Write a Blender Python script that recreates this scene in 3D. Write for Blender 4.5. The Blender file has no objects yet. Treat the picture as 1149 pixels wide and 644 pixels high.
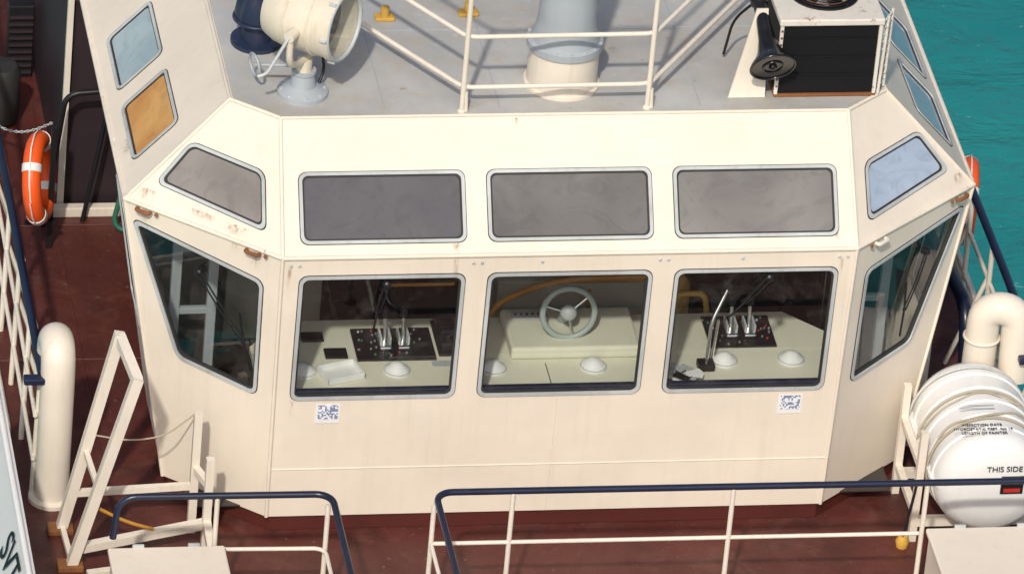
import bpy, bmesh, math, random
from mathutils import Vector, Matrix
from mathutils.geometry import tessellate_polygon
random.seed(4)
V=Vector
scene=bpy.context.scene
# ---------------------------------------------------------------- materials
def newmat(name):
    m=bpy.data.materials.new(name); m.use_nodes=True
    nt=m.node_tree; b=nt.nodes['Principled BSDF']; return m,nt,b
def N(nt,t,**k):
    n=nt.nodes.new(t)
    for a,v in k.items(): setattr(n,a,v)
    return n
def mixc(nt,fac,c1,c2,blend='MIX'):
    n=N(nt,'ShaderNodeMix',data_type='RGBA',blend_type=blend)
    L=nt.links
    for s,v in ((0,fac),(6,c1),(7,c2)):
        if hasattr(v,'links'): L.new(v,n.inputs[s])
        else: n.inputs[s].default_value=v if s==0 else (*v[:3],1)
    return n.outputs[2]
def noise(nt,scale,detail=5,rough=.6,mscale=None,dist=0,coord='Object'):
    tc=N(nt,'ShaderNodeTexCoord'); out=tc.outputs[coord]
    if mscale:
        mp=N(nt,'ShaderNodeMapping'); mp.inputs['Scale'].default_value=mscale
        nt.links.new(out,mp.inputs[0]); out=mp.outputs[0]
    n=N(nt,'ShaderNodeTexNoise'); n.inputs['Scale'].default_value=scale
    n.inputs['Detail'].default_value=min(detail,6); n.inputs['Roughness'].default_value=rough
    n.inputs['Distortion'].default_value=dist
    nt.links.new(out,n.inputs['Vector']); return n.outputs['Fac']
def ramp(nt,src,a,b,va=0,vb=1):
    r=N(nt,'ShaderNodeMapRange'); r.inputs[1].default_value=a; r.inputs[2].default_value=b
    r.inputs[3].default_value=va; r.inputs[4].default_value=vb
    nt.links.new(src,r.inputs[0]); return r.outputs[0]
def paint(name,col,rough=.45,var=.1,grime=.25,grimecol=(.25,.2,.15),rust=.0,bump=.15,wav=.0,spec=.4,rustpos=.70):
    m,nt,b=newmat(name)
    dark=tuple(c*(1-var) for c in col); lite=tuple(min(1,c*(1+var*.4)) for c in col)
    c=mixc(nt,ramp(nt,noise(nt,1.3,5),.3,.7),dark,lite)
    if grime>0:
        g=ramp(nt,noise(nt,1,5,.65,(14,14,1.3)),.52,.8,0,grime)
        c=mixc(nt,g,c,grimecol)
    if rust>0:
        r=ramp(nt,noise(nt,7,6,.75),rustpos,rustpos+.05,0,rust)
        c=mixc(nt,r,c,(.22,.08,.025))
    nt.links.new(c,b.inputs['Base Color'])
    b.inputs['Roughness'].default_value=rough
    b.inputs['Specular IOR Level'].default_value=spec
    bp=N(nt,'ShaderNodeBump'); bp.inputs['Strength'].default_value=bump; bp.inputs['Distance'].default_value=.004
    nt.links.new(noise(nt,55,3),bp.inputs['Height']); last=bp
    if wav:
        b2=N(nt,'ShaderNodeBump'); b2.inputs['Strength'].default_value=wav; b2.inputs['Distance'].default_value=.03
        nt.links.new(noise(nt,1.9,2,.4),b2.inputs['Height']); nt.links.new(bp.outputs[0],b2.inputs['Normal']); last=b2
    nt.links.new(last.outputs[0],b.inputs['Normal'])
    return m
CREAM=paint('cream_paint',(.78,.70,.585),.40,.08,.20,(.50,.41,.30),.5,.12,.3,.3,.75)
CREAM2=paint('cream_paint_worn',(.76,.695,.59),.45,.12,.3,(.4,.32,.24),.7,.2,0,.4,.68)
BEADM=paint('cream_bead_rusty',(.77,.70,.59),.45,.12,.3,(.4,.32,.24),.9,.3,0,.4,.62)
INCREAM=paint('console_cream',(.70,.685,.55),.5,.06,.05)
def roofmat():
    m,nt,b=newmat('roof_grey_paint')
    c=mixc(nt,ramp(nt,noise(nt,1.1,6,.65),.35,.68),(.36,.355,.335),(.50,.50,.475))
    c=mixc(nt,ramp(nt,noise(nt,2.7,6,.7,None,.6),.50,.70,0,.75),c,(.42,.36,.27))
    c=mixc(nt,ramp(nt,noise(nt,.9,5,.7,None,.9),.52,.66,0,.45),c,(.37,.43,.47))
    c=mixc(nt,ramp(nt,noise(nt,14,6,.7),.6,.7,0,.35),c,(.60,.61,.59))
    c=mixc(nt,ramp(nt,noise(nt,6,6,.78),.64,.69,0,.65),c,(.22,.13,.08))
    nt.links.new(c,b.inputs['Base Color']); b.inputs['Roughness'].default_value=.6
    bp=N(nt,'ShaderNodeBump'); bp.inputs['Strength'].default_value=.3; bp.inputs['Distance'].default_value=.005
    nt.links.new(noise(nt,40,3),bp.inputs['Height']); nt.links.new(bp.outputs[0],b.inputs['Normal'])
    return m
ROOF=roofmat()
def deckmat():
    m,nt,b=newmat('deck_red_paint')
    c=mixc(nt,ramp(nt,noise(nt,1.2,6,.65),.3,.7),(.062,.014,.011),(.115,.028,.020))
    c=mixc(nt,ramp(nt,noise(nt,3.5,6,.7,None,.8),.52,.72,0,.55),c,(.145,.058,.042))
    c=mixc(nt,ramp(nt,noise(nt,22,6,.75),.62,.69,0,.55),c,(.28,.20,.17))
    c=mixc(nt,ramp(nt,noise(nt,2,5,.6),.54,.76,0,.8),c,(.03,.011,.009))
    nt.links.new(c,b.inputs['Base Color'])
    nt.links.new(ramp(nt,noise(nt,3,4),.3,.7,.35,.7),b.inputs['Roughness'])
    bp=N(nt,'ShaderNodeBump'); bp.inputs['Strength'].default_value=.35; bp.inputs['Distance'].default_value=.006
    nt.links.new(noise(nt,45,3),bp.inputs['Height']); nt.links.new(bp.outputs[0],b.inputs['Normal'])
    return m
DECK=deckmat()
RED=paint('red_coaming',(.09,.020,.015),.5,.2,.3,(.05,.02,.02))
NAVY=paint('navy_rail_paint',(.012,.018,.045),.3,.3,.1,(.1,.1,.1),.15,.1,0,.5)
BLUEGREY=paint('bluegrey_paint',(.38,.42,.45),.4,.15,.25,(.3,.25,.2),.25)
DKBLUE=paint('dark_blue_paint',(.02,.03,.065),.4,.3,.2)
BLACK=paint('black_paint',(.012,.012,.014),.4,.3,.1,(.08,.08,.08))
RUBBER=paint('black_rubber',(.03,.03,.03),.7,.3,.3,(.1,.09,.08))
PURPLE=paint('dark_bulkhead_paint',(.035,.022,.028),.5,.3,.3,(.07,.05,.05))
GREYFR=paint('window_frame_grey',(.50,.53,.53),.45,.3,.45,(.2,.2,.18),.4)
WHITE=paint('white_gelcoat',(.78,.78,.76),.3,.04,.2,(.5,.45,.38),.0,.08)
ORANGE=paint('lifebuoy_orange',(.90,.11,.015),.45,.12,.1,(.4,.15,.08))
RUST=paint('rust',(.25,.10,.035),.85,.5,.4,(.08,.03,.02),0,.8)
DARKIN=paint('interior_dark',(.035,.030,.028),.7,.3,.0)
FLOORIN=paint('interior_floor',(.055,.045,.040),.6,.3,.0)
BROWN=paint('ochre_rail_paint',(.62,.28,.03),.4,.3,.0)
YELLOW=paint('yellow_ochre',(.60,.36,.06),.5,.3,.3)
CHROME,nt,b=newmat('chrome'); b.inputs['Metallic'].default_value=1; b.inputs['Base Color'].default_value=(.8,.8,.8,1); b.inputs['Roughness'].default_value=.28
WHEELM=paint('steering_rim_greygreen',(.34,.40,.37),.4,.1,.05)
SAILROPE=paint('rope',(.45,.40,.3),.9,.3,.2)
def glass():
    m,nt,b=newmat('window_glass'); nt.nodes.remove(b)
    out=nt.nodes['Material Output']
    tr=N(nt,'ShaderNodeBsdfTransparent'); tr.inputs[0].default_value=(.90,.93,.92,1)
    gl=N(nt,'ShaderNodeBsdfGlossy'); gl.inputs['Roughness'].default_value=.02
    df=N(nt,'ShaderNodeBsdfDiffuse'); df.inputs[0].default_value=(.5,.48,.45,1)
    fr=N(nt,'ShaderNodeFresnel')
    ge=N(nt,'ShaderNodeNewGeometry'); nt.links.new(ramp(nt,ge.outputs['Backfacing'],0,1,1.75,.5714),fr.inputs[0])
    mx=N(nt,'ShaderNodeMixShader'); m2=N(nt,'ShaderNodeMixShader')
    nt.links.new(fr.outputs[0],mx.inputs[0]); nt.links.new(tr.outputs[0],mx.inputs[1]); nt.links.new(gl.outputs[0],mx.inputs[2])
    nt.links.new(ramp(nt,noise(nt,3,6,.7,None,1.5),.5,.75,.005,.07),m2.inputs[0])
    nt.links.new(mx.outputs[0],m2.inputs[1]); nt.links.new(df.outputs[0],m2.inputs[2])
    nt.links.new(m2.outputs[0],out.inputs[0]); return m
GLASS=glass()
def dusty_tinted(name,c1,c2,rough=.3):  # dust smears over two base tints; blue and amber tints paint in reflections
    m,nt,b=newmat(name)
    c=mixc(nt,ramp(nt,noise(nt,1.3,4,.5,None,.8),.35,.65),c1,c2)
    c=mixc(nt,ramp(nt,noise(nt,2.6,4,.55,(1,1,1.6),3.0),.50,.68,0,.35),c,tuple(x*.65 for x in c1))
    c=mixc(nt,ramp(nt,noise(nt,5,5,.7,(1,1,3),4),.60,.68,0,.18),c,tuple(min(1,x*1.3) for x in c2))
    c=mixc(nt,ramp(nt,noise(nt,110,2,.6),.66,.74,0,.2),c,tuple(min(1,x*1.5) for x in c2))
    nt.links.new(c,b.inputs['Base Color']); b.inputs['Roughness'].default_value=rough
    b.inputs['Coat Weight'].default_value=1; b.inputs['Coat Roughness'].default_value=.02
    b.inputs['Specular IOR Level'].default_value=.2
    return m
def stainmat():
    m,nt,b=newmat('rust_streak'); nt.nodes.remove(b); out=nt.nodes['Material Output']
    df=N(nt,'ShaderNodeBsdfDiffuse'); df.inputs[0].default_value=(.32,.15,.06,1)
    tr=N(nt,'ShaderNodeBsdfTransparent'); mx=N(nt,'ShaderNodeMixShader')
    uv=N(nt,'ShaderNodeTexCoord'); sp=N(nt,'ShaderNodeSeparateXYZ'); nt.links.new(uv.outputs['UV'],sp.inputs[0])
    def M(op,a,b_=None):
        n=N(nt,'ShaderNodeMath',operation=op,use_clamp=True)
        for i,x in enumerate((a,b_)):
            if x is None: continue
            if hasattr(x,'links'): nt.links.new(x,n.inputs[i])
            else: n.inputs[i].default_value=x
        return n.outputs[0]
    xf=N(nt,'ShaderNodeMath',operation='PINGPONG'); nt.links.new(sp.outputs[0],xf.inputs[0]); xf.inputs[1].default_value=.5
    xx=M('MULTIPLY',xf.outputs[0],3.0)
    yt=ramp(nt,sp.outputs[1],1.0,.88); yy=M('MULTIPLY',M('POWER',sp.outputs[1],1.2),yt)
    n1=ramp(nt,noise(nt,1,5,.7,(34,34,7)),.42,.64)
    a=M('MULTIPLY',M('MULTIPLY',xx,yy),M('MULTIPLY',n1,.75))
    nt.links.new(a,mx.inputs[0]); nt.links.new(tr.outputs[0],mx.inputs[1]); nt.links.new(df.outputs[0],mx.inputs[2])
    nt.links.new(mx.outputs[0],out.inputs[0]); return m
STAIN=stainmat()
# ---------------------------------------------------------------- mesh helpers
def root(name):
    e=bpy.data.objects.new(name,None); e.empty_display_size=.2; scene.collection.objects.link(e); return e
def mk(name,vs,fs,mat,par=None,smooth=False):
    me=bpy.data.meshes.new(name); me.from_pydata([tuple(v) for v in vs],[],fs); me.validate(); me.update()
    if smooth:
        for p in me.polygons: p.use_smooth=True
        me.set_sharp_from_angle(angle=math.radians(38))
    o=bpy.data.objects.new(name,me); scene.collection.objects.link(o)
    if mat: me.materials.append(mat)
    if par: o.parent=par
    return o
def fixn(o):
    bm=bmesh.new(); bm.from_mesh(o.data); bmesh.ops.recalc_face_normals(bm,faces=bm.faces); bm.to_mesh(o.data); bm.free(); return o
def box(name,lo,hi,mat,par=None,bev=.008,rot=0,piv=None):
    bm=bmesh.new(); bmesh.ops.create_cube(bm,size=1)
    lo=V(lo);hi=V(hi)
    for v in bm.verts: v.co=V([(lo[i]+hi[i])/2+v.co[i]*(hi[i]-lo[i]) for i in range(3)])
    if bev: bmesh.ops.bevel(bm,geom=bm.edges[:],offset=min(bev,.45*min(hi[i]-lo[i] for i in range(3))),segments=2,affect='EDGES',profile=.5)
    if rot:
        c=V(piv) if piv else (lo+hi)/2
        bmesh.ops.rotate(bm,verts=bm.verts,cent=c,matrix=Matrix.Rotation(rot,3,'Z'))
    me=bpy.data.meshes.new(name); bm.to_mesh(me); bm.free()
    o=bpy.data.objects.new(name,me); scene.collection.objects.link(o); me.materials.append(mat)
    if par: o.parent=par
    return o
def basis(ax):
    ax=V(ax).normalized(); t=V((0,0,1)) if abs(ax.z)<.9 else V((1,0,0))
    a=ax.cross(t).normalized(); return ax,a,ax.cross(a)
def lathe(name,prof,org,ax,mat,par=None,seg=40,closed=False):
    ax,a,b=basis(ax); org=V(org); vs=[];fs=[]; n=len(prof)
    for r,h in prof:
        for k in range(seg):
            t=2*math.pi*k/seg; vs.append(org+ax*h+(a*math.cos(t)+b*math.sin(t))*max(r,.0003))
    for i in range(n if closed else n-1):
        j=(i+1)%n
        for k in range(seg):
            l=(k+1)%seg; fs.append((i*seg+k,i*seg+l,j*seg+l,j*seg+k))
    if not closed: fs.append(tuple(range(seg))[::-1]); fs.append(tuple((n-1)*seg+k for k in range(seg)))
    return fixn(mk(name,vs,fs,mat,par,True))
def cyl(name,p0,p1,r,mat,par=None,r1=None,seg=24):
    p0=V(p0);p1=V(p1); return lathe(name,[(r,0),(r if r1 is None else r1,(p1-p0).length)],p0,p1-p0,mat,par,seg)
def torus(name,c,ax,R,r,mat,par=None,seg=48):
    return lathe(name,[(R+r*math.cos(t*math.pi/8),r*math.sin(t*math.pi/8)) for t in range(16)],c,ax,mat,par,seg,True)
def fillet(pts,r,closed=False,n=6):
    pts=[V(p) for p in pts]; out=[]; L=len(pts)
    for i,p in enumerate(pts):
        if not closed and i in(0,L-1): out.append(p); continue
        a=pts[i-1];c=pts[(i+1)%L]; da=(a-p);dc=(c-p)
        d=min(r,da.length*.48,dc.length*.48); s=p+da.normalized()*d; e=p+dc.normalized()*d
        for j in range(n+1):
            t=j/n; out.append(s*(1-t)**3+3*(s.lerp(p,.58))*t*(1-t)**2+3*(e.lerp(p,.58))*t*t*(1-t)+e*t**3)
    return out
def tube(name,pts,r,mat,par=None,fil=0,seg=12):
    pts=fillet(pts,fil) if fil else [V(p) for p in pts]
    q=[pts[0]]
    for p in pts[1:]:
        if (p-q[-1]).length>1e-5: q.append(p)
    pts=q; n=len(pts); vs=[];fs=[]
    t0=(pts[1]-pts[0]).normalized(); _,a,b=basis(t0)
    for i,p in enumerate(pts):
        t=((pts[min(i+1,n-1)]-pts[max(i-1,0)])).normalized()
        a=(a-t*a.dot(t)).normalized(); b=t.cross(a)
        for k in range(seg):
            th=2*math.pi*k/seg; vs.append(p+(a*math.cos(th)+b*math.sin(th))*r)
    for i in range(n-1):
        for k in range(seg):
            l=(k+1)%seg; fs.append((i*seg+k,i*seg+l,(i+1)*seg+l,(i+1)*seg+k))
    fs.append(tuple(range(seg))[::-1]); fs.append(tuple((n-1)*seg+k for k in range(seg)))
    return fixn(mk(name,vs,fs,mat,par,True))
def plate(name,outer,holes,t,mat,par,facing,off=0.0):
    """planar plate, front surface through the given points (+off along the outward normal), thickness t inward (t=0: single sheet)"""
    loops=[[V(p) for p in outer]]+[[V(p) for p in h] for h in holes]
    o=loops[0]; n=V((0,0,0))
    for i in range(len(o)): n+=o[i].cross(o[(i+1)%len(o)])
    n.normalize()
    if n.dot(V(facing))<0: n=-n
    tris=tessellate_polygon(loops)
    flat=[p+n*off for l in loops for p in l]; m=len(flat)
    if t==0:
        fs=[]
        for x in tris:
            a,b_,c=[flat[i] for i in x]; fs.append(tuple(x) if (b_-a).cross(c-a).dot(n)>0 else tuple(x[::-1]))
        return mk(name,flat,fs,mat,par)
    vs=flat+[p-n*t for p in flat]; fs=[tuple(x) for x in tris]+[tuple(i+m for i in x[::-1]) for x in tris]
    s=0
    for l in loops:
        k=len(l)
        for i in range(k):
            j=(i+1)%k; fs.append((s+i,s+j,s+j+m,s+i+m))
        s+=k
    return fixn(mk(name,vs,fs,mat,par))
def inset(poly,d):
    poly=[V(p) for p in poly]; L=len(poly); n=V((0,0,0))
    for i in range(L): n+=poly[i].cross(poly[(i+1)%L])
    n.normalize(); out=[]
    for i in range(L):
        p=poly[i]; e1=(p-poly[i-1]).normalized(); e2=(poly[(i+1)%L]-p).normalized()
        n1=n.cross(e1);n2=n.cross(e2); bi=(n1+n2).normalized()
        out.append(p+bi*(d/max(.3,bi.dot(n1))))
    return out
def stain(p,w,h,nrm,down=(0,0,-1),par=None):
    nrm=V(nrm).normalized(); d=V(down); d=(d-nrm*d.dot(nrm)).normalized(); s=d.cross(nrm).normalized(); p=V(p)+nrm*.0035
    o=mk('rust_streak',[p-s*w/2+d*h,p+s*w/2+d*h,p+s*w/2,p-s*w/2],[(0,1,2,3)],STAIN,par)
    uv=o.data.uv_layers.new(name='UVMap')
    for i,c in enumerate(((0,0),(1,0),(1,1),(0,1))): uv.data[i].uv=c
    return o
# ---------------------------------------------------------------- dimensions
H=2.166; ZR=2.909; ZD=-.13; YA=6.0
def pt(s,k):
    return {'K':V((s*2,0,H)),'O':V((s*2.991,.803,H)),'B':V((s*1.971,.065,0)),'C':V((s*2.634,.602,0)),
            'R':V((s*1.981,.617,ZR)),'S':V((s*2.297,.873,ZR))}[k]
# ---------------------------------------------------------------- sea, hull, deck
def seamat():
    m,nt,b=newmat('sea_water')
    c=mixc(nt,ramp(nt,noise(nt,.25,6,.6),.3,.7),(.006,.165,.18),(.02,.25,.25))
    c=mixc(nt,ramp(nt,noise(nt,2.6,6,.75,(1,2.4,1),1.0),.64,.70,0,.5),c,(.45,.65,.65))
    nt.links.new(c,b.inputs['Base Color']); b.inputs['Roughness'].default_value=.12; b.inputs['IOR'].default_value=1.33
    b1=N(nt,'ShaderNodeBump'); b1.inputs['Strength'].default_value=.75; b1.inputs['Distance'].default_value=.14
    nt.links.new(noise(nt,1.2,6,.62,(1,1.6,1),.5),b1.inputs['Height']); nt.links.new(b1.outputs[0],b.inputs['Normal'])
    return m
SEA=seamat()
mk('sea',[(-3000,-3000,-3.6),(3000,-3000,-3.6),(3000,3000,-3.6),(-3000,3000,-3.6)],[(0,1,2,3)],SEA)
ship=root('tugboat_hull')
out=[(-4.05,-7,ZD),(4.05,-7,ZD),(4.05,-.9,ZD),(3.68,1.4,ZD),(3.68,5,ZD),(3.6,13,ZD),(-3.6,13,ZD),(-3.68,5,ZD),(-3.68,1.4,ZD),(-4.05,-.9,ZD)]
plate('deck',out,[],.05,DECK,ship,(0,0,1))
HULL=paint('hull_paint',(.03,.03,.04),.5,.3,.3)
vs=[V(p)-V((0,0,.05)) for p in out]; n=len(vs); vs=vs+[V((p.x*.93,p.y*.97,-3.8)) for p in vs]
mk('hull_side',vs,[(i,(i+1)%n,(i+1)%n+n,i+n) for i in range(n)],HULL,ship)
for s in(-1,1):
    tube('gunwale',[(s*4.03,-7,ZD+.02),(s*4.03,-.9,ZD+.02),(s*3.66,1.4,ZD+.02),(s*3.66,5,ZD+.02),(s*3.58,13,ZD+.02)],.05,CREAM2,ship)
for y in(-1.6,2.3,4.1): tube('deck_weld',[(-3.6,y,ZD),(3.6,y,ZD)],.006,DECK,ship,0,6)
tube('deck_weld',[(-3.0,-6,ZD),(-3.0,12,ZD)],.006,DECK,ship,0,6)
# ---------------------------------------------------------------- wheelhouse
wh=root('wheelhouse')
def rr(pts,r): return fillet(pts,r,True,6)
def bilin(o,a,b,u,v): return o+(a-o)*u+(b-o)*v
def window(name,poly,facing,gm,r=.07,fw=.017,pane=-.016):
    cen=sum((V(p) for p in poly),V())/len(poly)
    sg=1 if (inset(poly,fw)[0]-cen).length<(V(poly[0])-cen).length else -1
    hole=rr(poly,r)
    ou=rr(inset(poly,-sg*.008),r*1.1); inn=rr(inset(poly,sg*fw),r*.8); in2=rr(inset(poly,sg*(fw+.013)),r*.72)
    plate(name+'_gasket_outer',rr(inset(poly,-sg*.013),r*1.12),[hole],.02,RUBBER,wh,facing,.005)
    plate(name+'_frame',ou,[inn],.04,GREYFR,wh,facing,.011)
    plate(name+'_gasket',inn,[in2],.03,RUBBER,wh,facing,.0)
    plate(name+'_pane',inn,[],0,gm,wh,facing,pane)
    return hole
FN=(0,-1,.05)
def Fp(x,z): return V((x,.065*(1-z/H),z))
holes=[]
for i,x in enumerate((-1.3,0.005,1.31)):
    holes.append(window('front_window',[Fp(x-.565,.995),Fp(x+.565,.995),Fp(x+.565,2.01),Fp(x-.565,2.01)],FN,GLASS,.06))
plate('front_wall',[pt(-1,'B'),pt(1,'B'),pt(1,'K'),pt(-1,'K')],holes,.03,CREAM,wh,FN)
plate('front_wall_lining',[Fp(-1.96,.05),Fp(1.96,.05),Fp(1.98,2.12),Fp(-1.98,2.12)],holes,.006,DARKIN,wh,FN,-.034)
def Up(x,t):
    return V((x,.617*t,H+(ZR-H)*t))
DG=[dusty_tinted('dusty_glass_a',(.065,.065,.075),(.105,.102,.108)),dusty_tinted('dusty_glass_b',(.10,.096,.093),(.15,.143,.137)),dusty_tinted('dusty_glass_c',(.145,.138,.13),(.215,.205,.19))]
holes=[]; UN=V((0,-.77,.64))
for i,x in enumerate((-1.3,0,1.3)):
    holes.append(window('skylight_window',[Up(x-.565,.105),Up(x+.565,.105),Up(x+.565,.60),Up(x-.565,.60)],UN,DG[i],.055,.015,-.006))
plate('front_upper_panel',[pt(-1,'K'),pt(1,'K'),pt(1,'R'),pt(-1,'R')],holes,.03,CREAM,wh,UN)
BLUEG=dusty_tinted('dusty_sky_reflection_blue',(.32,.40,.52),(.44,.52,.63)); TAN=dusty_tinted('dusty_glass_tan',(.20,.18,.165),(.29,.265,.24))  # BLUEG: blue sky reflection painted into the base colour
AMB=dusty_tinted('amber_reflection_glass',(.52,.21,.03),(.66,.36,.10)); SKYG=dusty_tinted('dusty_sky_reflection_pale',(.28,.38,.42),(.40,.50,.53))  # amber and pale sky reflections painted into these pane colours
for s in(-1,1):
    K,O,B,C,R,S=[pt(s,k) for k in 'KOBCRS']; fc=(s*.63,-.777,0)
    w=[bilin(K,O,B,u,v) for u,v in((.115,.115),(.935,.065),(.615,.52),(.115,.545))]
    h=window('corner_window',w,fc,GLASS,.06)
    plate('corner_wall',[K,O,C,B],[h],.03,CREAM,wh,fc)
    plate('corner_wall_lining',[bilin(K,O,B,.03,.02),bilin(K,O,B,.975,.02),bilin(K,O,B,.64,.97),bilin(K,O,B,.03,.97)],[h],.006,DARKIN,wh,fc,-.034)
    fu=(s*.5,-.6,.6)
    w=[bilin(K,O,R,u,v) for u,v in((.11,.565),(.565,.585),(.785,.21),(.11,.155))]
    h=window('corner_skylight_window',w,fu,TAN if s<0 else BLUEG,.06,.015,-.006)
    plate('corner_upper_panel',[K,O,S,R],[h],.03,CREAM,wh,fu)
    def Sp(y,t): return V((s*(2.991-.694*t),y,H+(ZR-H)*t))
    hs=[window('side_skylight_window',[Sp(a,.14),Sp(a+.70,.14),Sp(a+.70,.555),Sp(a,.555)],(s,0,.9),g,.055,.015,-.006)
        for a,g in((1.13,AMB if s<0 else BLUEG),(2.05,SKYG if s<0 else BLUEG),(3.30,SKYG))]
    plate('side_upper_panel',[O,V((s*2.991,YA,H)),V((s*2.297,YA,ZR)),S],hs,.03,CREAM,wh,(s,0,.9))
    yb=1.55
    def Lp(y,z): return V((s*(2.634+.357*z/H),y,z))
    h=window('side_window',[Lp(.93,1.0),Lp(1.46,1.0),Lp(1.46,1.97),Lp(1.05,1.97)],(s,0,-.1),GLASS,.06)
    plate('side_wall',[C,V((s*2.634,yb,0)),V((s*2.991,yb,H)),O],[h],.03,CREAM,wh,(s,0,-.1))
    plate('wing_return',[V((s*2.634,yb,0)),V((s*2.2,yb,0)),V((s*2.2,yb,H)),V((s*2.99,yb,H))],[],.03,CREAM,wh,(0,1,0))
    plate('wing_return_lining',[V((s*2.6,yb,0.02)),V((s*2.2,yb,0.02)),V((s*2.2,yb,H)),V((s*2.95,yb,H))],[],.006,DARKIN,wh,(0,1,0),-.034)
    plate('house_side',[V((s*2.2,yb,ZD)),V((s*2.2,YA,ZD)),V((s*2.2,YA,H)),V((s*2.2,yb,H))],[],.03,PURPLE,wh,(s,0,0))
    plate('soffit',[V((s*2.2,yb,H)),V((s*2.985,yb,H)),V((s*2.985,YA,H)),V((s*2.2,YA,H))],[],.02,CREAM,wh,(0,0,-1))
    for a,b_ in((K,B),(K,R),(O,C),(O,S),(R,S)): tube('edge_bead',[a,b_],.014,CREAM,wh,0,12)
    tube('edge_bead',[K,O],.016,BEADM,wh,0,12)
    tube('edge_bead',[O,V((s*2.991,YA,H))],.016,BEADM,wh,0,10); tube('edge_bead',[S,V((s*2.297,YA,ZR))],.014,CREAM2,wh,0,10)
    nl=V((s*.63,-.777,.0)); nu=(S-K).cross(O-K); nu=nu if nu.z>0 else -nu
    for u,w_,h_ in (((.17,.10,.18),(.3,.05,.10),(.86,.12,.14)) if s<0 else ((.86,.10,.12),(.17,.04,.08))): stain(K.lerp(O,u)+V((0,0,-.012)),w_,h_,nl,(0,0,-1),wh)
    for u,v,w_,h_ in (((.28,.12,.22,.09),(.50,.12,.24,.06),(.84,.14,.14,.10)) if s<0 else ((.86,.15,.12,.10),)): stain(bilin(K,O,R,u,v),w_,h_,nu,(0,0,-1),wh)
    stain(Sp(1.35,.13),.2,.07,(s*.73,0,.68),(0,0,-1),wh)
tube('edge_bead',[pt(-1,'K'),pt(1,'K')],.016,CREAM,wh,0,12); tube('edge_bead',[pt(-1,'R'),pt(1,'R')],.012,CREAM,wh,0,10)
tube('hull_weld',[Fp(-1.975,.40)+V((0,-.001,0)),Fp(1.975,.40)+V((0,-.001,0))],.005,CREAM,wh,0,6)
tube('hull_weld',[Fp(.0,.02),Fp(0,.98)],.0035,CREAM,wh,0,6)
for x,t,w_,h_ in((-.80,.10,.06,.10),(.56,.30,.03,.08),(1.86,.12,.04,.06),(-.35,.98,.03,.07)): stain(Up(x,t),w_,h_,(0,-.77,.64),(0,0,-1),wh)
for x,z,w_,h_ in((-.80,2.15,.04,.22),(-1.86,.99,.03,.14),(1.9,2.1,.03,.16),(-1.95,2.1,.04,.2),(-.64,.4,.02,.1)): stain(Fp(x,z),w_,h_,FN,(0,0,-1),wh)
plate('roof',[pt(-1,'R'),pt(1,'R'),pt(1,'S'),(2.297,YA,ZR),(-2.297,YA,ZR),pt(-1,'S')],[],.03,CREAM,wh,(0,0,1),-.001)
plate('roof_deck',[(-1.965,.632,ZR),(1.965,.632,ZR),(2.275,.885,ZR),(2.275,YA,ZR),(-2.275,YA,ZR),(-2.275,.885,ZR)],[],.01,ROOF,wh,(0,0,1),.006)
for x in(-1.25,-.45,.95): tube('roof_seam',[(x,.7,ZR+.004),(x,5.9,ZR+.004)],.005,BLUEGREY,wh,0,6)
tube('roof_seam',[(-2.2,1.75,ZR+.004),(2.2,1.75,ZR+.004)],.005,BLUEGREY,wh,0,6)
plate('aft_wall',[(-2.2,YA,ZD),(2.2,YA,ZD),(2.2,YA,ZR-.03),(-2.2,YA,ZR-.03)],[],.03,CREAM,wh,(0,1,0))
plate('base_coaming',[(-1.95,.085,-.005),(1.95,.085,-.005),(2.60,.61,-.005),(2.60,1.5,-.005),(-2.60,1.5,-.005),(-2.60,.61,-.005)],[],.12,RED,wh,(0,0,1))
for x in(-1.94,-1.88,-.68,-.62,-.2,.62,.68,1.2,1.88,1.94):
    p=Fp(x,H-.06); lathe('bolt',[(.011,0),(.011,.008),(.005,.013)],p,(0,-1,0),GREYFR,wh,10)
for s in(-1,1):
    K,O=pt(s,'K'),pt(s,'O'); nrm=V((s*.63,-.777,0))
    for u in(.17,.86):
        p=K.lerp(O,u)+nrm*.03+V((0,0,-.01)); d=(O-K).normalized()
        tube('hand_cleat',[p-d*.05,p-d*.05+nrm*.03,p+d*.05+nrm*.03,p+d*.05],.014,RUST if (u>.5 or s<0) else CREAM2,wh,.02,8)
        lathe('bolt',[(.014,0),(.014,.012),(.006,.018)],p-d*.1,nrm,RUST,wh,10)
def qrmat():
    m,nt,b=newmat('sticker_print')
    tc=N(nt,'ShaderNodeTexCoord'); mp=N(nt,'ShaderNodeVectorMath',operation='SNAP'); mp.inputs[1].default_value=(.0115,10,.0115)
    nt.links.new(tc.outputs['Object'],mp.inputs[0])
    w=N(nt,'ShaderNodeTexWhiteNoise'); nt.links.new(mp.outputs[0],w.inputs['Vector'])
    c=mixc(nt,ramp(nt,w.outputs['Value'],.55,.56),(.75,.78,.82),(.20,.24,.37)); nt.links.new(c,b.inputs['Base Color'])
    return m
QR=qrmat()
for x in(-1.60,1.66):
    z=.87
    box('sticker',(x-.085,Fp(0,z).y-.004,z-.08),(x+.085,Fp(0,z).y+.01,z+.08),WHITE,wh,0)
    box('sticker_code',(x-.07,Fp(0,z).y-.006,z-.045),(x+.07,Fp(0,z).y,z+.07),QR,wh,0)
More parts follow.
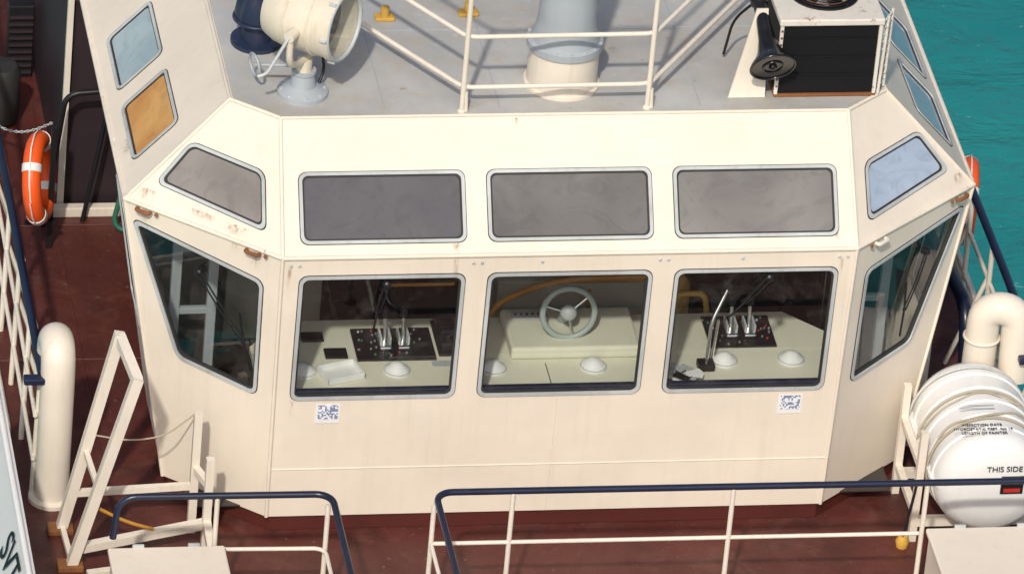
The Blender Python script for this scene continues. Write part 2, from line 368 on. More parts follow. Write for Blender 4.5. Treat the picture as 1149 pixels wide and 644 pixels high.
def wiper(top,bot,nrm,blade,bl_len=.22,r=.006):
    top=V(top);bot=V(bot);nrm=V(nrm).normalized(); d=(bot-top).normalized(); sd=d.cross(nrm).normalized()
    t=top+nrm*.03;b_=bot+nrm*.02
    lathe('wiper_motor',[(.028,0),(.028,.04),(.015,.05)],top,nrm,BLACK,wh,16)
    for k in(-.016,.016): tube('wiper_arm',[t+sd*k,t.lerp(b_,.5)+sd*k+nrm*.012,b_+sd*k],r,BLACK,wh,0,8)
    bl=V(blade).normalized()
    tube('wiper_blade',[b_-bl*bl_len-nrm*.01,b_,b_+bl*bl_len-nrm*.01],.008,BLACK,wh,0,8)
wiper(Fp(-1.27,1.95),Fp(-1.32,1.72),FN,(.1,0,1),.14)
wiper(Fp(1.40,1.95),Fp(1.24,1.74),FN,(.75,0,1),.16)
for s in(-1,1):
    K,O,B=[pt(s,k) for k in 'KOB']; nr=V((s*.63,-.777,0))
    wiper(bilin(K,O,B,.5 if s<0 else .62,.16),bilin(K,O,B,.2 if s<0 else .5,.36),nr,bilin(K,O,B,.28,.3)-bilin(K,O,B,.2,.48) if s<0 else (0,0,1))
# ---------------------------------------------------------------- interior
inn=root('bridge_control_console')
ct=.93
plate('desk_top',[(-1.90,.115,ct),(1.90,.115,ct),(2.12,.42,ct),(2.12,.80,ct),(1.8,1.12,ct),(-1.8,1.12,ct),(-2.05,.80,ct),(-2.05,.36,ct)],[],.04,INCREAM,inn,(0,0,1))
plate('desk_front',[(-1.8,1.08,.02),(1.8,1.08,.02),(1.8,1.08,ct-.04),(-1.8,1.08,ct-.04)],[],.03,INCREAM,inn,(0,1,0))
box('window_sill',(-1.9,.055,.96),(1.9,.10,1.045),NAVY,inn)
box('desk_joint',(-.003,.12,ct+.0005),(.003,.52,ct+.002),BLACK,inn,0)
box('helm_unit',(-.24,.56,ct+.002),(.68,1.08,1.03),INCREAM,inn,.02)
box('helm_panel',(-.18,.92,1.03),(.08,1.02,1.045),GREYFR,inn)
for k in range(6): lathe('push_button',[(.009,0),(.008,.01)],(-.15+.04*k,.97,1.045),(0,0,1),BLACK,inn,10)
PAN=paint('black_panel',(.012,.012,.014),.35,.2,0)
for x0,x1,y0,y1 in((-1.32,-.76,.58,.98),(1.20,1.68,.66,1.05),(-1.68,-1.52,.84,.95),(-1.54,-1.38,.62,.74)):
    box('control_panel',(x0,y0,ct+.002),(x1,y1,ct+.02),PAN,inn,.005)
KN=[paint('knob_red',(.5,.03,.02),.4)]+[paint('knob_grey',(.25,.25,.25),.4)]*5+[paint('knob_green',(.04,.22,.07),.4)]+[paint('knob_white',(.6,.6,.6),.4)]
for cx,cy in((-1.04,.78),(1.44,.85)):
    for dx in(-.065,.065):
        box('throttle_base',(cx+dx-.045,cy-.10,ct+.02),(cx+dx+.045,cy+.10,ct+.055),CHROME,inn,.015)
        for q in(-1,1): box('throttle_cheek',(cx+dx+q*.033-.008,cy-.07,ct+.05),(cx+dx+q*.033+.008,cy+.07,ct+.11),GREYFR,inn,.006)
        tube('throttle_lever',[(cx+dx,cy,ct+.05),(cx+dx,cy+.03,ct+.24)],.013,CHROME,inn)
        lathe('throttle_grip',[(.012,0),(.026,.02),(.03,.05),(.022,.08),(.0,.09)],(cx+dx,cy+.028,ct+.21),(0,.1,1),BLACK,inn,20)
    for k in range(34):
        x=cx+random.uniform(-.26,.22); y=cy+random.uniform(-.18,.18)
        if abs(x-cx)<.12 and abs(y-cy)<.12: continue
        lathe('push_button',[(.008,0),(.007,.010)],(x,y,ct+.02),(0,0,1),random.choice(KN),inn,8)
for x,y in((-1.72,.47),(-1.06,.46),(-.38,.46),(.33,.46),(1.27,.50),(1.75,.50)):
    lathe('air_diffuser',[(.095,0),(.095,.012),(.08,.02),(.062,.04),(.035,.062),(.01,.07)],(x,y,ct+.001),(0,0,1),WHITE,inn,28)
    torus('diffuser_ring',(x,y,ct+.012),(0,0,1),.088,.006,GREYFR,inn,28)
tr=root('paper_tray'); box('base',(-1.60,.32,ct+.003),(-1.32,.52,ct+.012),WHITE,tr,.003,.3)
for a in((-1.60,.32,-1.59,.52),(-1.33,.32,-1.32,.52),(-1.60,.32,-1.32,.33),(-1.60,.51,-1.32,.52)): box('lip',(a[0],a[1],ct+.006),(a[2],a[3],ct+.05),WHITE,tr,.003,.3,(-1.46,.42,0))
box('note_sheet',(-.80,.50,ct+.002),(-.60,.57,ct+.006),GREYFR,inn,0)
rt=root('radio_telephone')
for k in range(4): box('handset',(-.72,.66+.10*k,ct+.002),(-.58,.73+.10*k,ct+.09+.04*(k%2)),BLACK,rt,.02,.12*k)
box('cradle',(-.74,.62,ct+.002),(-.56,1.06,ct+.03),BLACK,rt,.01)
tube('cable',[(-.66,.75,ct+.08),(-.5,.85,ct+.2),(-.55,1.0,ct+.1),(-.62,.9,ct+.02)],.008,BLACK,rt,.1)
dl=root('desk_lamp')
tube('stem',[(1.12,.40,ct),(1.14,.45,1.30),(1.26,.55,1.52)],.013,CHROME,dl,.05); tube('stem',[(1.18,.5,ct),(1.20,.5,1.28)],.011,CHROME,dl)
lathe('shade',[(.05,0),(.04,.06),(.015,.10)],(1.29,.57,1.49),(-.5,-.2,.7),BLACK,dl,20); box('foot',(1.06,.36,ct+.002),(1.18,.46,ct+.06),BLACK,dl,.01)
for k in range(12):
    x=.92+random.uniform(-.12,.12); y=.3+random.uniform(-.09,.09)
    box('loose_papers',(x-.06,y-.03,ct+.003+.006*k),(x+.06,y+.03,ct+.006+.006*k),random.choice([WHITE,GREYFR,BLACK]),inn,0,random.uniform(-1,1))
plate('wheelhouse_floor',[(-2.5,.2,.01),(2.5,.2,.01),(2.55,1.5,.01),(2.15,1.6,.01),(2.15,3.9,.01),(-2.15,3.9,.01),(-2.15,1.6,.01),(-2.55,1.5,.01)],[],.01,FLOORIN,wh,(0,0,1))
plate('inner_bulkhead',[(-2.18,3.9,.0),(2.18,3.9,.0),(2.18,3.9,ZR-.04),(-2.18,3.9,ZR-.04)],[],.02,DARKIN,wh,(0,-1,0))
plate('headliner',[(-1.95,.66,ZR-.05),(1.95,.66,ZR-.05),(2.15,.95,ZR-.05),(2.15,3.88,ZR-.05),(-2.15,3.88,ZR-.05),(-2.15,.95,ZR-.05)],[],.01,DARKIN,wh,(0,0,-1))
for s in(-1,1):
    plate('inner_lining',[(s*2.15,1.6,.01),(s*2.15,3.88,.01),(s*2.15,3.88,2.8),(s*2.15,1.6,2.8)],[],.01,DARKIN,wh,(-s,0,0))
gr=root('grab_rail')
tube('rail',[(-.30,1.28,.78),(-.20,1.33,.92),(.1,1.42,1.0),(.35,1.46,1.02),(1.05,1.48,1.02)],.024,BROWN,gr,.14)
tube('rail',[(.30,1.62,.90),(1.05,1.62,.90)],.018,BROWN,gr); tube('rail',[(-1.0,1.5,.97),(-.5,1.5,.97)],.014,BROWN,gr)
tube('rail',[(1.05,1.2,.72),(1.05,1.24,1.02),(1.26,1.24,1.02),(1.30,1.2,.72)],.022,YELLOW,gr,.06)
for x in(-.28,.48,1.03): tube('post',[(x,1.5,.01),(x,1.5,.9)],.014,BROWN,gr)
box('chart_table',(-.1,1.9,.02),(1.15,2.5,.72),INCREAM,wh); box('locker',(-2.0,2.3,.02),(-1.3,2.9,.6),INCREAM,wh)
for x in(-1.05,1.55):
    ch=root('helmsman_chair')
    box('seat',(x-.26,1.55,.52),(x+.26,2.0,.64),BLACK,ch,.05); box('backrest',(x-.25,1.98,.6),(x+.25,2.1,1.2),BLACK,ch,.05)
    cyl('pedestal',(x,1.78,.02),(x,1.78,.52),.05,CHROME,ch)
    for k in(-1,1): box('armrest',(x+k*.27-.03,1.6,.75),(x+k*.27+.03,1.95,.79),BLACK,ch,.015)
cab=root('fire_extinguisher')
lathe('cylinder',[(0,0),(.07,.005),(.08,.04),(.08,.42),(.05,.50),(.025,.52),(.03,.56),(0,.57)],(1.12,1.45,.55),(0,0,1),YELLOW,cab)
tube('hose',[(1.12,1.42,1.1),(1.22,1.40,1.0),(1.22,1.42,.7)],.012,BLACK,cab,.05); box('bracket',(1.02,1.50,.5),(1.22,1.56,.9),BLACK,cab,.01)
sw=root('steering_wheel'); c=V((.175,.72,1.215)); axw=V((0,-.985,.17))
torus('rim',c,axw,.185,.021,WHEELM,sw)
lathe('hub',[(.0,-.03),(.055,-.03),(.06,.0),(.05,.03),(.03,.045),(0,.048)],c,axw,GREYFR,sw)
_,a_,b_=basis(axw)
for k in range(3):
    t=math.pi/2+k*2*math.pi/3+.2; tube('spoke',[c+(a_*math.cos(t)+b_*math.sin(t))*.04,c+(a_*math.cos(t)+b_*math.sin(t))*.185],.009,CHROME,sw)
tube('column',[c-axw*.02,c+V((0,.12,-.06)),c+V((0,.2,-.20))],.04,WHEELM,sw,.05)
for s in(-1,1):
    fr=root('wing_door_frame')
    for dx in(0,.26): box('jamb',(s*(2.28+dx)-.035,1.15,.02),(s*(2.28+dx)+.035,1.21,1.9),BLUEGREY,fr,.008)
    for z in(.98,1.5): box('transom',(min(s*2.28,s*2.54),1.155,z),(max(s*2.28,s*2.54),1.2,z+.05),BLUEGREY,fr,.006)
# ---------------------------------------------------------------- roof equipment
sl=root('searchlight'); bx,by=-1.79,.93; z0=ZR+.006
lathe('base_flange',[(.175,0),(.175,.03),(.13,.05),(.09,.07),(.075,.16),(.085,.17),(.085,.19)],(bx,by,z0),(0,0,1),BLUEGREY,sl)
for k in range(8):
    t=k*math.pi/4; lathe('bolt',[(.014,0),(.012,.02)],(bx+.15*math.cos(t),by+.15*math.sin(t),z0+.028),(0,0,1),GREYFR,sl,8)
hc=V((bx+.03,by+.0,z0+.60)); ax=V((.80,-.60,.05)).normalized(); sdv=V((.6,.8,0))
SLC=paint('searchlight_cream',(.70,.63,.51),.45,.15,.4,(.35,.26,.16),.8,.2,0,.4,.65)
cyl('swivel_post',(bx,by,z0+.18),(bx,by,z0+.27),.055,SLC,sl)
yk=[hc+sdv*.30,hc+sdv*.30-V((0,0,.22)),V((bx,by,z0+.27))+sdv*.1,V((bx,by,z0+.27))-sdv*.1,hc-sdv*.30-V((0,0,.22)),hc-sdv*.30]
tube('yoke',yk,.024,SLC,sl,.08)
for k in(-1,1): cyl('pivot',hc+sdv*.24*k,hc+sdv*.33*k,.04,SLC,sl)
shell=lathe('housing',[(.225,.05),(.13,-.08),(0,-.12),(0,-.34),(.10,-.335),(.19,-.30),(.225,-.22),(.24,-.14),(.24,.20),(.252,.20),(.252,.25),(.228,.25),(.226,.05)],hc,ax,SLC,sl,48)
REFL,nt,b=newmat('reflector'); b.inputs['Metallic'].default_value=1; b.inputs['Base Color'].default_value=(.40,.39,.36,1); b.inputs['Roughness'].default_value=.12
_,a1,b1=basis(ax); rv=[];rf=[]
prf=[(.226,.10),(.21,.04),(.17,-.02),(.11,-.06),(.05,-.078),(.003,-.08)]
for r_,h_ in prf:
    for k in range(40): t=k*math.pi/20; rv.append(hc+ax*h_+(a1*math.cos(t)+b1*math.sin(t))*r_)
for i in range(5):
    for k in range(40): l=(k+1)%40; rf.append((i*40+k,i*40+l,i*40+40+l,i*40+40+k))
mk('reflector',rv,rf,REFL,sl,True)
mk('front_glass',[hc+ax*.236+(a1*math.cos(t*math.pi/20)+b1*math.sin(t*math.pi/20))*.228 for t in range(40)],[tuple(range(40))],GLASS,sl)
torus('lens_ring',hc+ax*.245,ax,.236,.016,GREYFR,sl); torus('band',hc-ax*.1,ax,.244,.006,SLC,sl); torus('band',hc+ax*.08,ax,.244,.006,SLC,sl)
cyl('lamp',hc-ax*.06,hc+ax*.07,.028,WHITE,sl)
for k in range(6):
    t=k*math.pi/3; p=hc+ax*.22+(a1*math.cos(t)+b1*math.sin(t))*.255; cyl('clamp',p-ax*.02,p+ax*.03,.013,GREYFR,sl,None,8)
tube('handle',[hc-sdv*.32,hc-sdv*.40-V((.1,0,.25)),hc-sdv*.40-V((.16,0,.27))],.012,GREYFR,sl,.05)
torus('handwheel',V((bx-.34,by+.02,z0+.22)),(1,.3,.1),.08,.01,BLUEGREY,sl,24); tube('handwheel_shaft',[(bx-.34,by+.02,z0+.22),(bx-.05,by,z0+.22)],.012,BLUEGREY,sl)
tube('power_cable',[(bx+.1,by+.02,z0+.02),(bx+.16,by+.1,z0+.12),(bx+.12,by+.05,z0+.35)],.011,BLACK,sl,.06)
vn=root('mushroom_vent')
lathe('vent',[(.18,0),(.18,.03),(.11,.04),(.10,.16),(.15,.18),(.165,.24),(.15,.34),(.13,.40),(.12,.5),(0,.54)],(-2.02,1.62,z0),(0,0,1),DKBLUE,vn,40)
torus('vent_band',(-2.02,1.62,z0+.2),(0,0,1),.165,.012,DKBLUE,vn)
ms=root('mast'); mx,my=.03,1.03
lathe('pedestal',[(.265,0),(.265,.02),(.245,.03),(.245,.30)],(mx,my,z0),(0,0,1),CREAM2,ms,56)
lathe('collar',[(.245,.30),(.265,.305),(.265,.355),(.24,.37),(.215,.44),(.20,.53),(.195,.75),(.19,4.0)],(mx,my,z0),(0,0,1),BLUEGREY,ms,56)
for k in range(16):
    t=k*math.pi/8; cyl('bolt',(mx+.253*math.cos(t),my+.253*math.sin(t),z0+.355),(mx+.253*math.cos(t),my+.253*math.sin(t),z0+.37),.009,GREYFR,ms,None,8)
rl=root('roof_railing')
P1=V((-.724,.655,ZR));P2=V((.5715,.67,ZR)); LA=V((-1.33,1.56,ZR)); RA=V((1.28,1.64,ZR)); LB=P1+(LA-P1)*2.6; RB=P2+(RA-P2)*2.6
for zz in(.20,.60,1.1):
    z=V((0,0,zz)); tube('rail',[LB+z,P1+z,P2+z,RB+z],.017,CREAM2,rl,.07)
for p in(P1,P2,LA+(LA-P1)*.6,RA+(RA-P2)*.6):
    tube('post',[p,p+V((0,0,1.1))],.019,CREAM2,rl); lathe('foot',[(.03,0),(.03,.012),(.02,.02)],p+V((0,0,.006)),(0,0,1),CREAM2,rl,16)
    tube('brace',[p+V((.03,0,.01)),p+V((.02,0,.16))],.014,CREAM2,rl)
HORNB=paint('horn_black',(.012,.012,.013),.18,.3,.1,(.1,.1,.1),0,.05,0,.6)
hn=root('ship_horn'); hb=V((1.41,.60,3.27)); ha=V((-.06,.80,.42)).normalized()
lathe('trumpet',[(.152,.004),(.157,-.004),(.162,.004),(.150,.03),(.115,.07),(.085,.13),(.062,.22),(.05,.36),(.045,.5),(.06,.51),(.065,.62),(.04,.65),(0,.66)],hb,ha,HORNB,hn,40)
torus('bell_rim',hb,ha,.157,.008,HORNB,hn,40); torus('inner_ring',hb-ha*.001,ha,.07,.006,HORNB,hn,32); lathe('throat_plug',[(.03,0),(.025,-.02),(0,-.03)],hb+ha*.004,ha,HORNB,hn,20)
plate('bracket_plate',[(1.16,.78,ZR+.01),(1.42,.78,ZR+.01),(1.42,.95,ZR+.62),(1.34,.95,ZR+.62)],[],.02,CREAM2,hn,(0,-1,.2))
tube('bracket_arm',[(1.37,.93,ZR+.5),(1.39,1.0,3.42)],.02,CREAM2,hn)
tube('horn_hose',[(1.36,1.1,3.5),(1.24,1.2,3.3),(1.22,1.3,ZR+.05)],.010,BLACK,hn,.1)
ac=root('air_conditioning_unit'); x0,x1,y0,y1=1.48,2.20,.78,1.48; zt=ZR+.61
def mesh_mat():
    m,nt,b=newmat('condenser_mesh')
    tc=N(nt,'ShaderNodeTexCoord'); w=N(nt,'ShaderNodeTexWave',wave_type='BANDS',bands_direction='X'); w.inputs['Scale'].default_value=22
    w2=N(nt,'ShaderNodeTexWave',wave_type='BANDS',bands_direction='Z'); w2.inputs['Scale'].default_value=22
    nt.links.new(tc.outputs['Object'],w.inputs[0]); nt.links.new(tc.outputs['Object'],w2.inputs[0])
    mm=N(nt,'ShaderNodeMath',operation='MAXIMUM'); nt.links.new(w.outputs['Fac'],mm.inputs[0]); nt.links.new(w2.outputs['Fac'],mm.inputs[1])
    c=mixc(nt,ramp(nt,mm.outputs[0],.8,.95,0,.7),(.004,.004,.005),(.022,.022,.024)); nt.links.new(c,b.inputs['Base Color']); b.inputs['Roughness'].default_value=.6; b.inputs['Specular IOR Level'].default_value=.2
    return m
MESH=mesh_mat()
ACC=paint('ac_cream_rusty',(.74,.70,.62),.5,.12,.4,(.4,.3,.2),.9,.2,0,.4,.60)
box('core',(x0+.02,y0+.02,ZR+.02),(x1-.02,y1-.02,zt-.03),MESH,ac,0)
for k in range(1,4): box('mesh_bar',(x0+.02,y0+.012,ZR+.03+k*.145),(x1-.02,y0+.022,ZR+.036+k*.145),BLACK,ac,0)
box('top_cover',(x0-.01,y0-.01,zt-.03),(x1+.01,y1+.01,zt+.02),ACC,ac,.01)
box('bottom_rail',(x0,y0,ZR+.008),(x1,y1,ZR+.03),RUST,ac,.006)
for x in(x0,x1-.025):
    for y in(y0,y1-.025): box('corner_post',(x,y,ZR+.03),(x+.025,y+.025,zt-.03),ACC,ac,.004)
for k in range(9): box('perforated_rivet',(x0+.006,y0-.004,ZR+.09+k*.055),(x0+.02,y0+.001,ZR+.105+k*.055),RUST,ac,0)
fc=(( x0+x1)/2,1.14,zt+.021)
lathe('fan_well',[(.25,0),(.25,.012),(.235,.012),(.23,.003),(0,.003)],fc,(0,0,1),BLACK,ac,40)
for k in range(2,9): torus('fan_guard_ring',V(fc)+V((0,0,.025)),(0,0,1),.029*k,.004,RUST if k%2 else BLACK,ac,32)
for k in range(6):
    t=k*math.pi/3; tube('fan_guard_spoke',[V(fc)+V((0,0,.025)),V(fc)+V((.25*math.cos(t),.25*math.sin(t),.025))],.005,BLACK,ac)
    t+=.3; cc=V(fc)
    mk('fan_blade',[cc+V((.04*math.cos(t),.04*math.sin(t),.012)),cc+V((.2*math.cos(t-.25),.2*math.sin(t-.25),.018)),cc+V((.2*math.cos(t+.25),.2*math.sin(t+.25),.006))],[(0,1,2)],GREYFR,ac)
y=y0+.02
tube('side_ladder_rail',[(x1+.02,y,ZR+.02),(x1+.05,y+.05,zt)],.012,ACC,ac); tube('side_ladder_rail',[(x1+.08,y+.1,ZR+.02),(x1+.10,y+.15,zt)],.012,ACC,ac)
for k in range(10): z=ZR+.06+k*.06; tube('louvre_rung',[(x1+.025,y+.02,z),(x1+.085,y+.12,z)],.007,ACC,ac,0,6)
for x,y in((-1.08,1.9),(-.48,1.95)):
    e=root('cable_gland'); box('base',(x-.07,y-.04,z0),(x+.07,y+.04,z0+.03),YELLOW,e,.008); cyl('pipe',(x,y,z0+.02),(x,y,z0+.10),.03,YELLOW,e)
# ---------------------------------------------------------------- deck railings, front
def deckrail(name,top,posts,low):
    e=root(name)
    tube('handrail',top,.024,NAVY,e,.12)
    for l in low: tube('lower_rail',l,.015,CREAM2,e,.08)
    for p in posts: 
        tube('post',[(p[0],p[1],ZD),(p[0],p[1],p[2])],.018,CREAM2,e); lathe('foot',[(.05,0),(.05,.012),(.02,.02)],(p[0],p[1],ZD),(0,0,1),RED,e,16)
    return e
ZT=.92
deckrail('deck_railing',[(-1.01,-3.2,ZT),(-1.01,-1.03,ZT),(3.9,-1.06,ZT)],[(-1.01,-1.03,ZT-.1),(-.47,-1.035,ZT),(1.06,-1.045,ZT),(2.42,-1.05,ZT),(3.85,-1.06,ZT),(-1.01,-2.6,ZT)],
  [[(-1.01,-3.2,.50),(-1.01,-1.06,.50)],[(-1.01,-1.035,.50),(2.40,-1.05,.50)],[(-1.01,-1.035,.12),(2.40,-1.05,.12)]])
deckrail('deck_railing',[(-3.20,-1.02,.60),(-3.17,-1.0,ZT),(-1.72,-1.02,ZT),(-1.72,-3.2,ZT)],[(-2.5,-1.01,ZT),(-1.74,-1.03,ZT-.08),(-1.72,-2.6,ZT)],
  [[(-2.5,-1.01,.48),(-1.74,-1.03,.48),(-1.74,-3.2,.48)],[(-2.5,-1.01,.12),(-1.74,-1.03,.12),(-1.74,-3.2,.12)]])
for xa,xb in((-3.22,-2.46),(2.46,3.35)):
    e=root('deck_locker')
    box('body',(xa,-2.0,ZD),(xb,-1.09,.52),CREAM,e,.02); box('lid',(xa-.02,-2.02,.52),(xb+.02,-1.075,.56),CREAM,e,.012)
    for k in(.25,.75): box('hinge',(xa+(xb-xa)*k-.04,-1.082,.48),(xa+(xb-xa)*k+.04,-1.06,.575),GREYFR,e,.004)
for s in(-1,1):
    e=root('side_railing')
    tube('handrail',[(s*3.53,.55,ZT-.02),(s*3.53,1.6,ZT),(s*3.52,3.2,ZT),(s*3.50,9,ZT)],.03,NAVY,e)
    for zz in(.2,.56): tube('lower_rail',[(s*3.56,.55,zz),(s*3.55,1.6,zz),(s*3.54,3.2,zz),(s*3.52,9,zz)],.016,CREAM2,e)
    for y in(.6,1.3,2.0,2.7,3.6,4.6,5.6,6.8): 
        xx=3.53; tube('stanchion',[(s*(xx+.02),y,ZD),(s*xx,y,ZT)],.02,CREAM2,e)
        tube('stay',[(s*(xx-.24),y+.02,ZD),(s*xx,y+.02,.6)],.018,CREAM2,e)
    box('rail_end_bracket',(s*3.53-.13,.47,ZT-.06),(s*3.53+.13,.55,ZT-.01),NAVY,e,.01)
e=root('fuel_pipe'); tube('pipe',[(3.33,3.0,.35),(3.36,1.9,.45),(3.36,1.75,.1),(3.36,1.7,ZD)],.05,NAVY,e,.15)
e=root('bulwark_board'); 
plate('board',[(-3.86,.55,.92),(-3.86,-3.0,.88),(-4.30,-3.0,-.1),(-4.30,.55,-.1)],[],.04,WHITE,e,(-1,0,0))
tube('cap',[(-3.87,.55,.93),(-3.87,-3.0,.89)],.022,WHITE,e)
def text(name,s,size,M,mat,par):
    c=bpy.data.curves.new(name,'FONT'); c.body=s; c.size=size; c.extrude=.002; c.align_x='CENTER'; c.align_y='CENTER'
    o=bpy.data.objects.new(name,c); scene.collection.objects.link(o); bpy.context.view_layer.update()
    me=bpy.data.meshes.new_from_object(o.evaluated_get(bpy.context.evaluated_depsgraph_get())); bpy.data.objects.remove(o)
    me.transform(M); m=bpy.data.objects.new(name,me); scene.collection.objects.link(m); me.materials.clear(); me.materials.append(mat); m.parent=par; return m
def frame(o,xa,ya):
    xa=V(xa).normalized(); za=xa.cross(V(ya)).normalized(); ya=za.cross(xa); M=Matrix((xa,ya,za)).transposed().to_4x4(); M.translation=V(o); return M
text('lettering','SVT',.30,frame((-3.955,-1.44,.72),(0,-1,0),(.44,0,1)),BLACK,e)
# ---------------------------------------------------------------- gangway frame (port side)
g=root('gangway_ladder')
A0,A1=V((-3.40,.13,ZD)),V((-3.065,.13,1.50)); B0,B1=V((-3.38,-.32,ZD)),V((-2.99,-.32,1.43))
def beam(name,a,b,w,mat,par):
    a=V(a);b=V(b);d=(b-a).normalized(); _,p,q=basis(d); vs=[x+(p*i+q*j)*w for x in(a,b) for i,j in((-1,-1),(1,-1),(1,1),(-1,1))]
    return fixn(mk(name,vs,[(0,1,2,3),(4,5,6,7),(0,1,5,4),(1,2,6,5),(2,3,7,6),(3,0,4,7)],mat,par))
beam('stringer',A0,A1,.036,CREAM2,g); beam('stringer',B0,B1,.036,CREAM2,g); beam('head',A1-V((0,0,.03)),B1-V((0,0,.03)),.034,CREAM2,g)
for t in(.03,.42): beam('rung',A0.lerp(A1,t),B0.lerp(B1,t),.018,CREAM2,g)
for p in(A0,B0): box('shoe',(p.x-.09,p.y-.06,ZD),(p.x+.09,p.y+.06,ZD+.05),RUST,g,.01)
g2=root('cradle_frame')
for x,y,h in((-2.49,.10,.85),(-2.42,-.12,.62)):
    beam('post',(x,y,ZD),(x,y,h),.028,CREAM2,g2)
beam('bar',(-2.49,.1,.40),(-2.42,-.12,.40),.025,CREAM2,g2)
beam('bar',(-3.34,-.30,.02),(-2.44,-.12,.08),.03,CREAM2,g2); beam('bar',(-3.3,.12,.2),(-2.5,.1,.25),.022,CREAM2,g2)
beam('bar',(-3.3,-.62,.02),(-2.42,-.5,.05),.028,CREAM2,g2); beam('bar',(-2.42,-.5,.05),(-2.42,-.12,.1),.028,CREAM2,g2)
rp=root('lashing_rope')
tube('line',[(-3.25,.1,.7),(-2.95,.12,.62),(-2.7,.2,.6),(-2.45,.4,.66)],.006,SAILROPE,rp,.1,6); tube('line',[(-3.2,-.3,.35),(-3.0,-.25,.2),(-2.8,-.2,.1)],.012,BROWN,rp,.1,6)
gv=root('gooseneck_vent')
tube('pipe',[(-3.42,.54,ZD),(-3.42,.54,.92),(-3.42,.58,1.08),(-3.42,.78,1.08),(-3.42,.82,.8)],.120,CREAM2,gv,.16,28)
lathe('flange',[(.16,0),(.16,.03),(.12,.04)],(-3.42,.54,ZD),(0,0,1),CREAM2,gv)
gv=root('gooseneck_vent')
tube('pipe',[(3.17,.72,ZD),(3.17,.72,1.20),(3.40,.66,1.20),(3.42,.64,.66)],.118,CREAM2,gv,.2,28)
torus('flange',(3.17,.72,.95),(0,0,1),.125,.010,CREAM2,gv,28)
gv=root('deck_vent_pipe'); lathe('pipe',[(.075,0),(.075,.84),(.06,.90),(0,.93)],(2.82,1.02,ZD),(0,0,1),CREAM2,gv)
# ---------------------------------------------------------------- life raft
lr=root('life_raft_canister'); c0=V((3.05,-.50,.47)); axr=V((0.02,1,0.0)).normalized(); Rr=.40
prof=[(0,-.03),(.2,-.025),(.31,0),(.37,.045),(Rr,.11)]
for k in range(5):
    h=.20+k*.17; prof+=[(Rr,h-.03),(Rr+.012,h-.02),(Rr+.012,h+.02),(Rr,h+.03)]
prof+=[(Rr,.99),(.37,1.06),(.31,1.10),(.2,1.13),(0,1.135)]
lathe('shell',prof,c0,axr,WHITE,lr,64)
loop=[(c0+V((s*(Rr+.022),y,0))) for s,y in((-1,.02),(-1,1.08),(1,1.08),(1,.02))]
plate('closing_flange',fillet(loop,.14,True),[],.03,WHITE,lr,(0,0,1),.015)
for y in(.28,.62,.92):
    torus('strap',c0+V((0,y,0)),axr,Rr+.018,.009,SAILROPE if y<.9 else GREYFR,lr,56)
tube('painter_line',[c0+V((-.42,.30,.05)),c0+V((-.3,.35,.32)),c0+V((0,.30,.435)),c0+V((.25,.42,.36)),c0+V((.4,.4,.1))],.009,SAILROPE,lr,.1,8)
tube('painter_line',[c0+V((-.42,.62,.05)),c0+V((-.3,.55,.32)),c0+V((0,.62,.435)),c0+V((.25,.52,.36))],.007,SAILROPE,lr,.1,8)
text('instructions','THIS SIDE UP',.060,frame(c0+V((.10,-.033,.19)),(1,0,0),(0,0.05,1)),BLACK,lr)
box('label',(c0.x+.04,c0.y-.040,.46),(c0.x+.20,c0.y-.028,.60),BLACK,lr,0)
box('label_text',(c0.x+.06,c0.y-.044,.475),(c0.x+.18,c0.y-.038,.505),KN[0],lr,0)
for k in range(3): text('print',('INSPECTION DATE','HYDROSTATIC TEST  No 14','LENGTH OF PAINTER')[k],.034,frame(c0+V((-.09,.19-.05*k,.418)),(1,0,0),(0,1,.1)),BLACK,lr)
for k in range(2): box('print_line',(c0.x-.2,c0.y+.40+.04*k,c0.z+.413),(c0.x+.05,c0.y+.41+.04*k,c0.z+.4145),GREYFR,lr,0)
cr=root('life_raft_cradle')
for y in(-.22,.38):
    for x in(2.585,3.50): beam('upright',(x,y,ZD),(x,y,.78),.026,CREAM2,cr)
    beam('cross',(2.585,y,.03),(3.50,y,.03),.03,CREAM2,cr)
for x in(2.585,3.5): beam('side',(x,-.22,.5),(x,.38,.5),.024,CREAM2,cr); beam('side',(x,-.22,.1),(x,.38,.1),.024,CREAM2,cr)
lathe('release_unit',[(.04,0),(.05,.05),(.03,.09)],(2.5,-.3,ZD),(0,0,1),YELLOW,cr)
tube('release_strap',[(2.5,-.3,ZD+.08),(2.56,-.25,.3),(2.6,-.2,.55)],.010,BLACK,cr)
# ---------------------------------------------------------------- lifebuoys
def buoy(c,ax,R=.265,r=.066):
    e=root('lifebuoy'); torus('ring',c,ax,R,r,ORANGE,e)
    axn,a,b=basis(ax)
    for k in range(4):
        t=math.pi/4+k*math.pi/2; p=V(c)+(a*math.cos(t)+b*math.sin(t))*R; tg=(-a*math.sin(t)+b*math.cos(t))
        lathe('band_tape',[(r+.004,-.03),(r+.004,.03)],p,tg,WHITE,e,20)
    pts=[V(c)+(a*math.cos(t*math.pi/8)+b*math.sin(t*math.pi/8))*(R+r+.012+.012*math.cos(t)) for t in range(17)]
    tube('grab_line',pts,.006,WHITE,e,0,6)
buoy((-3.19,3.75,.50),(1,-.3,.15),.275,.070); buoy((3.63,3.2,.52),(1,-.2,0))
e=root('lifebuoy_bracket'); beam('upright',(-3.09,3.8,ZD),(-3.09,3.8,.9),.02,BLACK,e); beam('shelf',(-3.28,3.75,.12),(-3.05,3.75,.12),.015,BLACK,e)
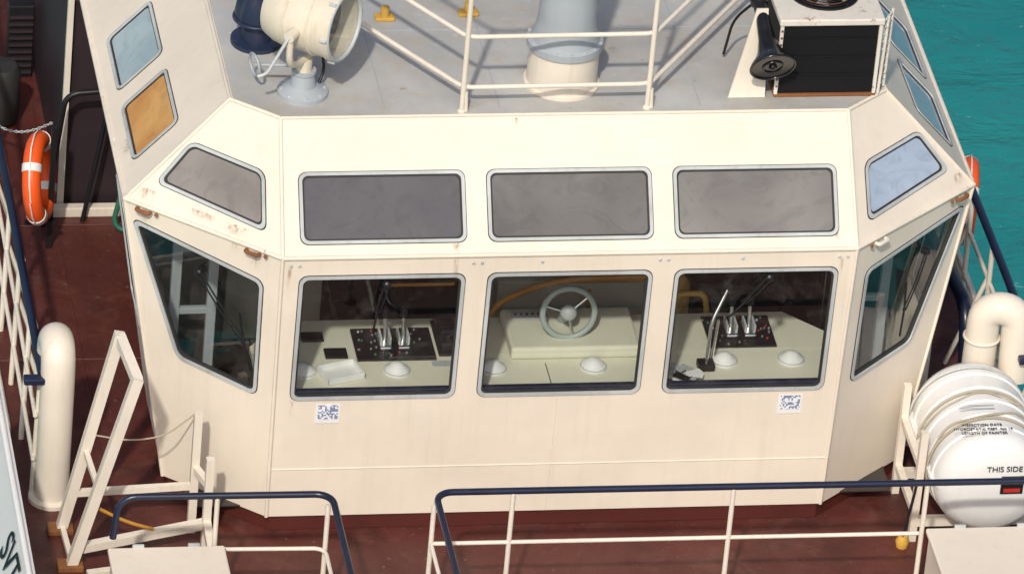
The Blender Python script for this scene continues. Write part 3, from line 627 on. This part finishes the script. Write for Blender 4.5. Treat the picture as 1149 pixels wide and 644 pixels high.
# ---------------------------------------------------------------- port side aft structures
bh=root('aft_bulkhead')
box('casing',(-2.93,4.35,ZD),(-1.9,9,1.65),PURPLE,bh,.01)
box('sill',(-3.12,4.2,ZD),(-2.2,4.28,ZD+.08),CREAM2,bh,.01)
for a,b_ in(((-2.95,4.32,ZD),(-2.95,4.32,1.68)),((-2.95,4.32,1.68),(-2.95,9,1.68))): beam('trim',a,b_,.022,CREAM2,bh)
hr=root('access_handrail')
tube('rail',[(-3.10,4.1,ZD),(-2.98,4.1,1.0),(-2.3,4.1,1.05)],.022,BLACK,hr,.1); tube('rail',[(-2.80,4.15,ZD),(-2.62,4.15,1.1)],.018,BLACK,hr)
tube('hose',[(-2.55,4.12,.9),(-2.5,4.1,.3),(-2.6,4.0,ZD+.03),(-2.3,3.9,ZD+.03)],.02,paint('green_hose',(.02,.12,.08),.5),hr,.1)
fd=root('rubber_fender'); lathe('fender',[(0,0),(.12,.01),(.15,.05),(.15,.45),(.12,.49),(0,.5)],(-3.28,5.55,ZD+.02),(0,0,1),RUBBER,fd,32)
lv=root('vent_louvre'); box('frame',(-3.16,6.2,ZD),(-2.96,6.3,.5),BLACK,lv,.01)
for k in range(9): box('slat',(-3.15,6.17,ZD+.05+k*.06),(-2.97,6.21,ZD+.065+k*.06),PURPLE,lv,.002)
chn=root('deck_chain')
pts=[V((-3.5,5.0,.3)).lerp(V((-3.0,4.6,.45)),t/26)-V((0,0,.12*math.sin(math.pi*t/26))) for t in range(27)]
for k in range(26):
    torus('link',(pts[k]+pts[k+1])/2,(0,1,.3) if k%2 else (0,.3,1),.011,.004,GREYFR,chn,10)
# ---------------------------------------------------------------- light, sky, camera
w=bpy.data.worlds.new('World'); scene.world=w; w.use_nodes=True; nt=w.node_tree
sky=nt.nodes.new('ShaderNodeTexSky'); sky.sky_type='NISHITA'; sky.sun_disc=False
el,az=math.radians(44),math.radians(200)   # azimuth clockwise from +Y
sky.sun_elevation=el; sky.sun_rotation=az; sky.dust_density=4; sky.air_density=.8
bg=nt.nodes['Background']; nt.links.new(sky.outputs[0],bg.inputs[0]); bg.inputs[1].default_value=.115
sd=bpy.data.lights.new('sun','SUN'); sd.energy=2.65; sd.angle=math.radians(2); sd.color=(1,.935,.84)
so=bpy.data.objects.new('sun',sd); scene.collection.objects.link(so)
dirv=V((math.sin(az)*math.cos(el),math.cos(az)*math.cos(el),math.sin(el)))
so.rotation_euler=dirv.to_track_quat('Z','Y').to_euler()
ps,th,r=.2069,.5638,.0932
Fw=V((math.sin(ps)*math.cos(th),math.cos(ps)*math.cos(th),-math.sin(th))); R=V((math.cos(ps),-math.sin(ps),0)); U=R.cross(Fw)
R2=R*math.cos(r)+U*math.sin(r); U2=U*math.cos(r)-R*math.sin(r)
cd=bpy.data.cameras.new('camera'); co=bpy.data.objects.new('camera',cd); scene.collection.objects.link(co)
M=Matrix((R2,U2,-Fw)).transposed().to_4x4(); M.translation=V((-.3963,0,1.9036))-Fw*53.2548
co.matrix_world=M; cd.sensor_width=36; cd.lens=8715.67/1149*36; cd.clip_end=8000; cd.clip_start=1
scene.camera=co
scene.view_settings.view_transform='Standard'; scene.view_settings.look='None'; scene.view_settings.exposure=0
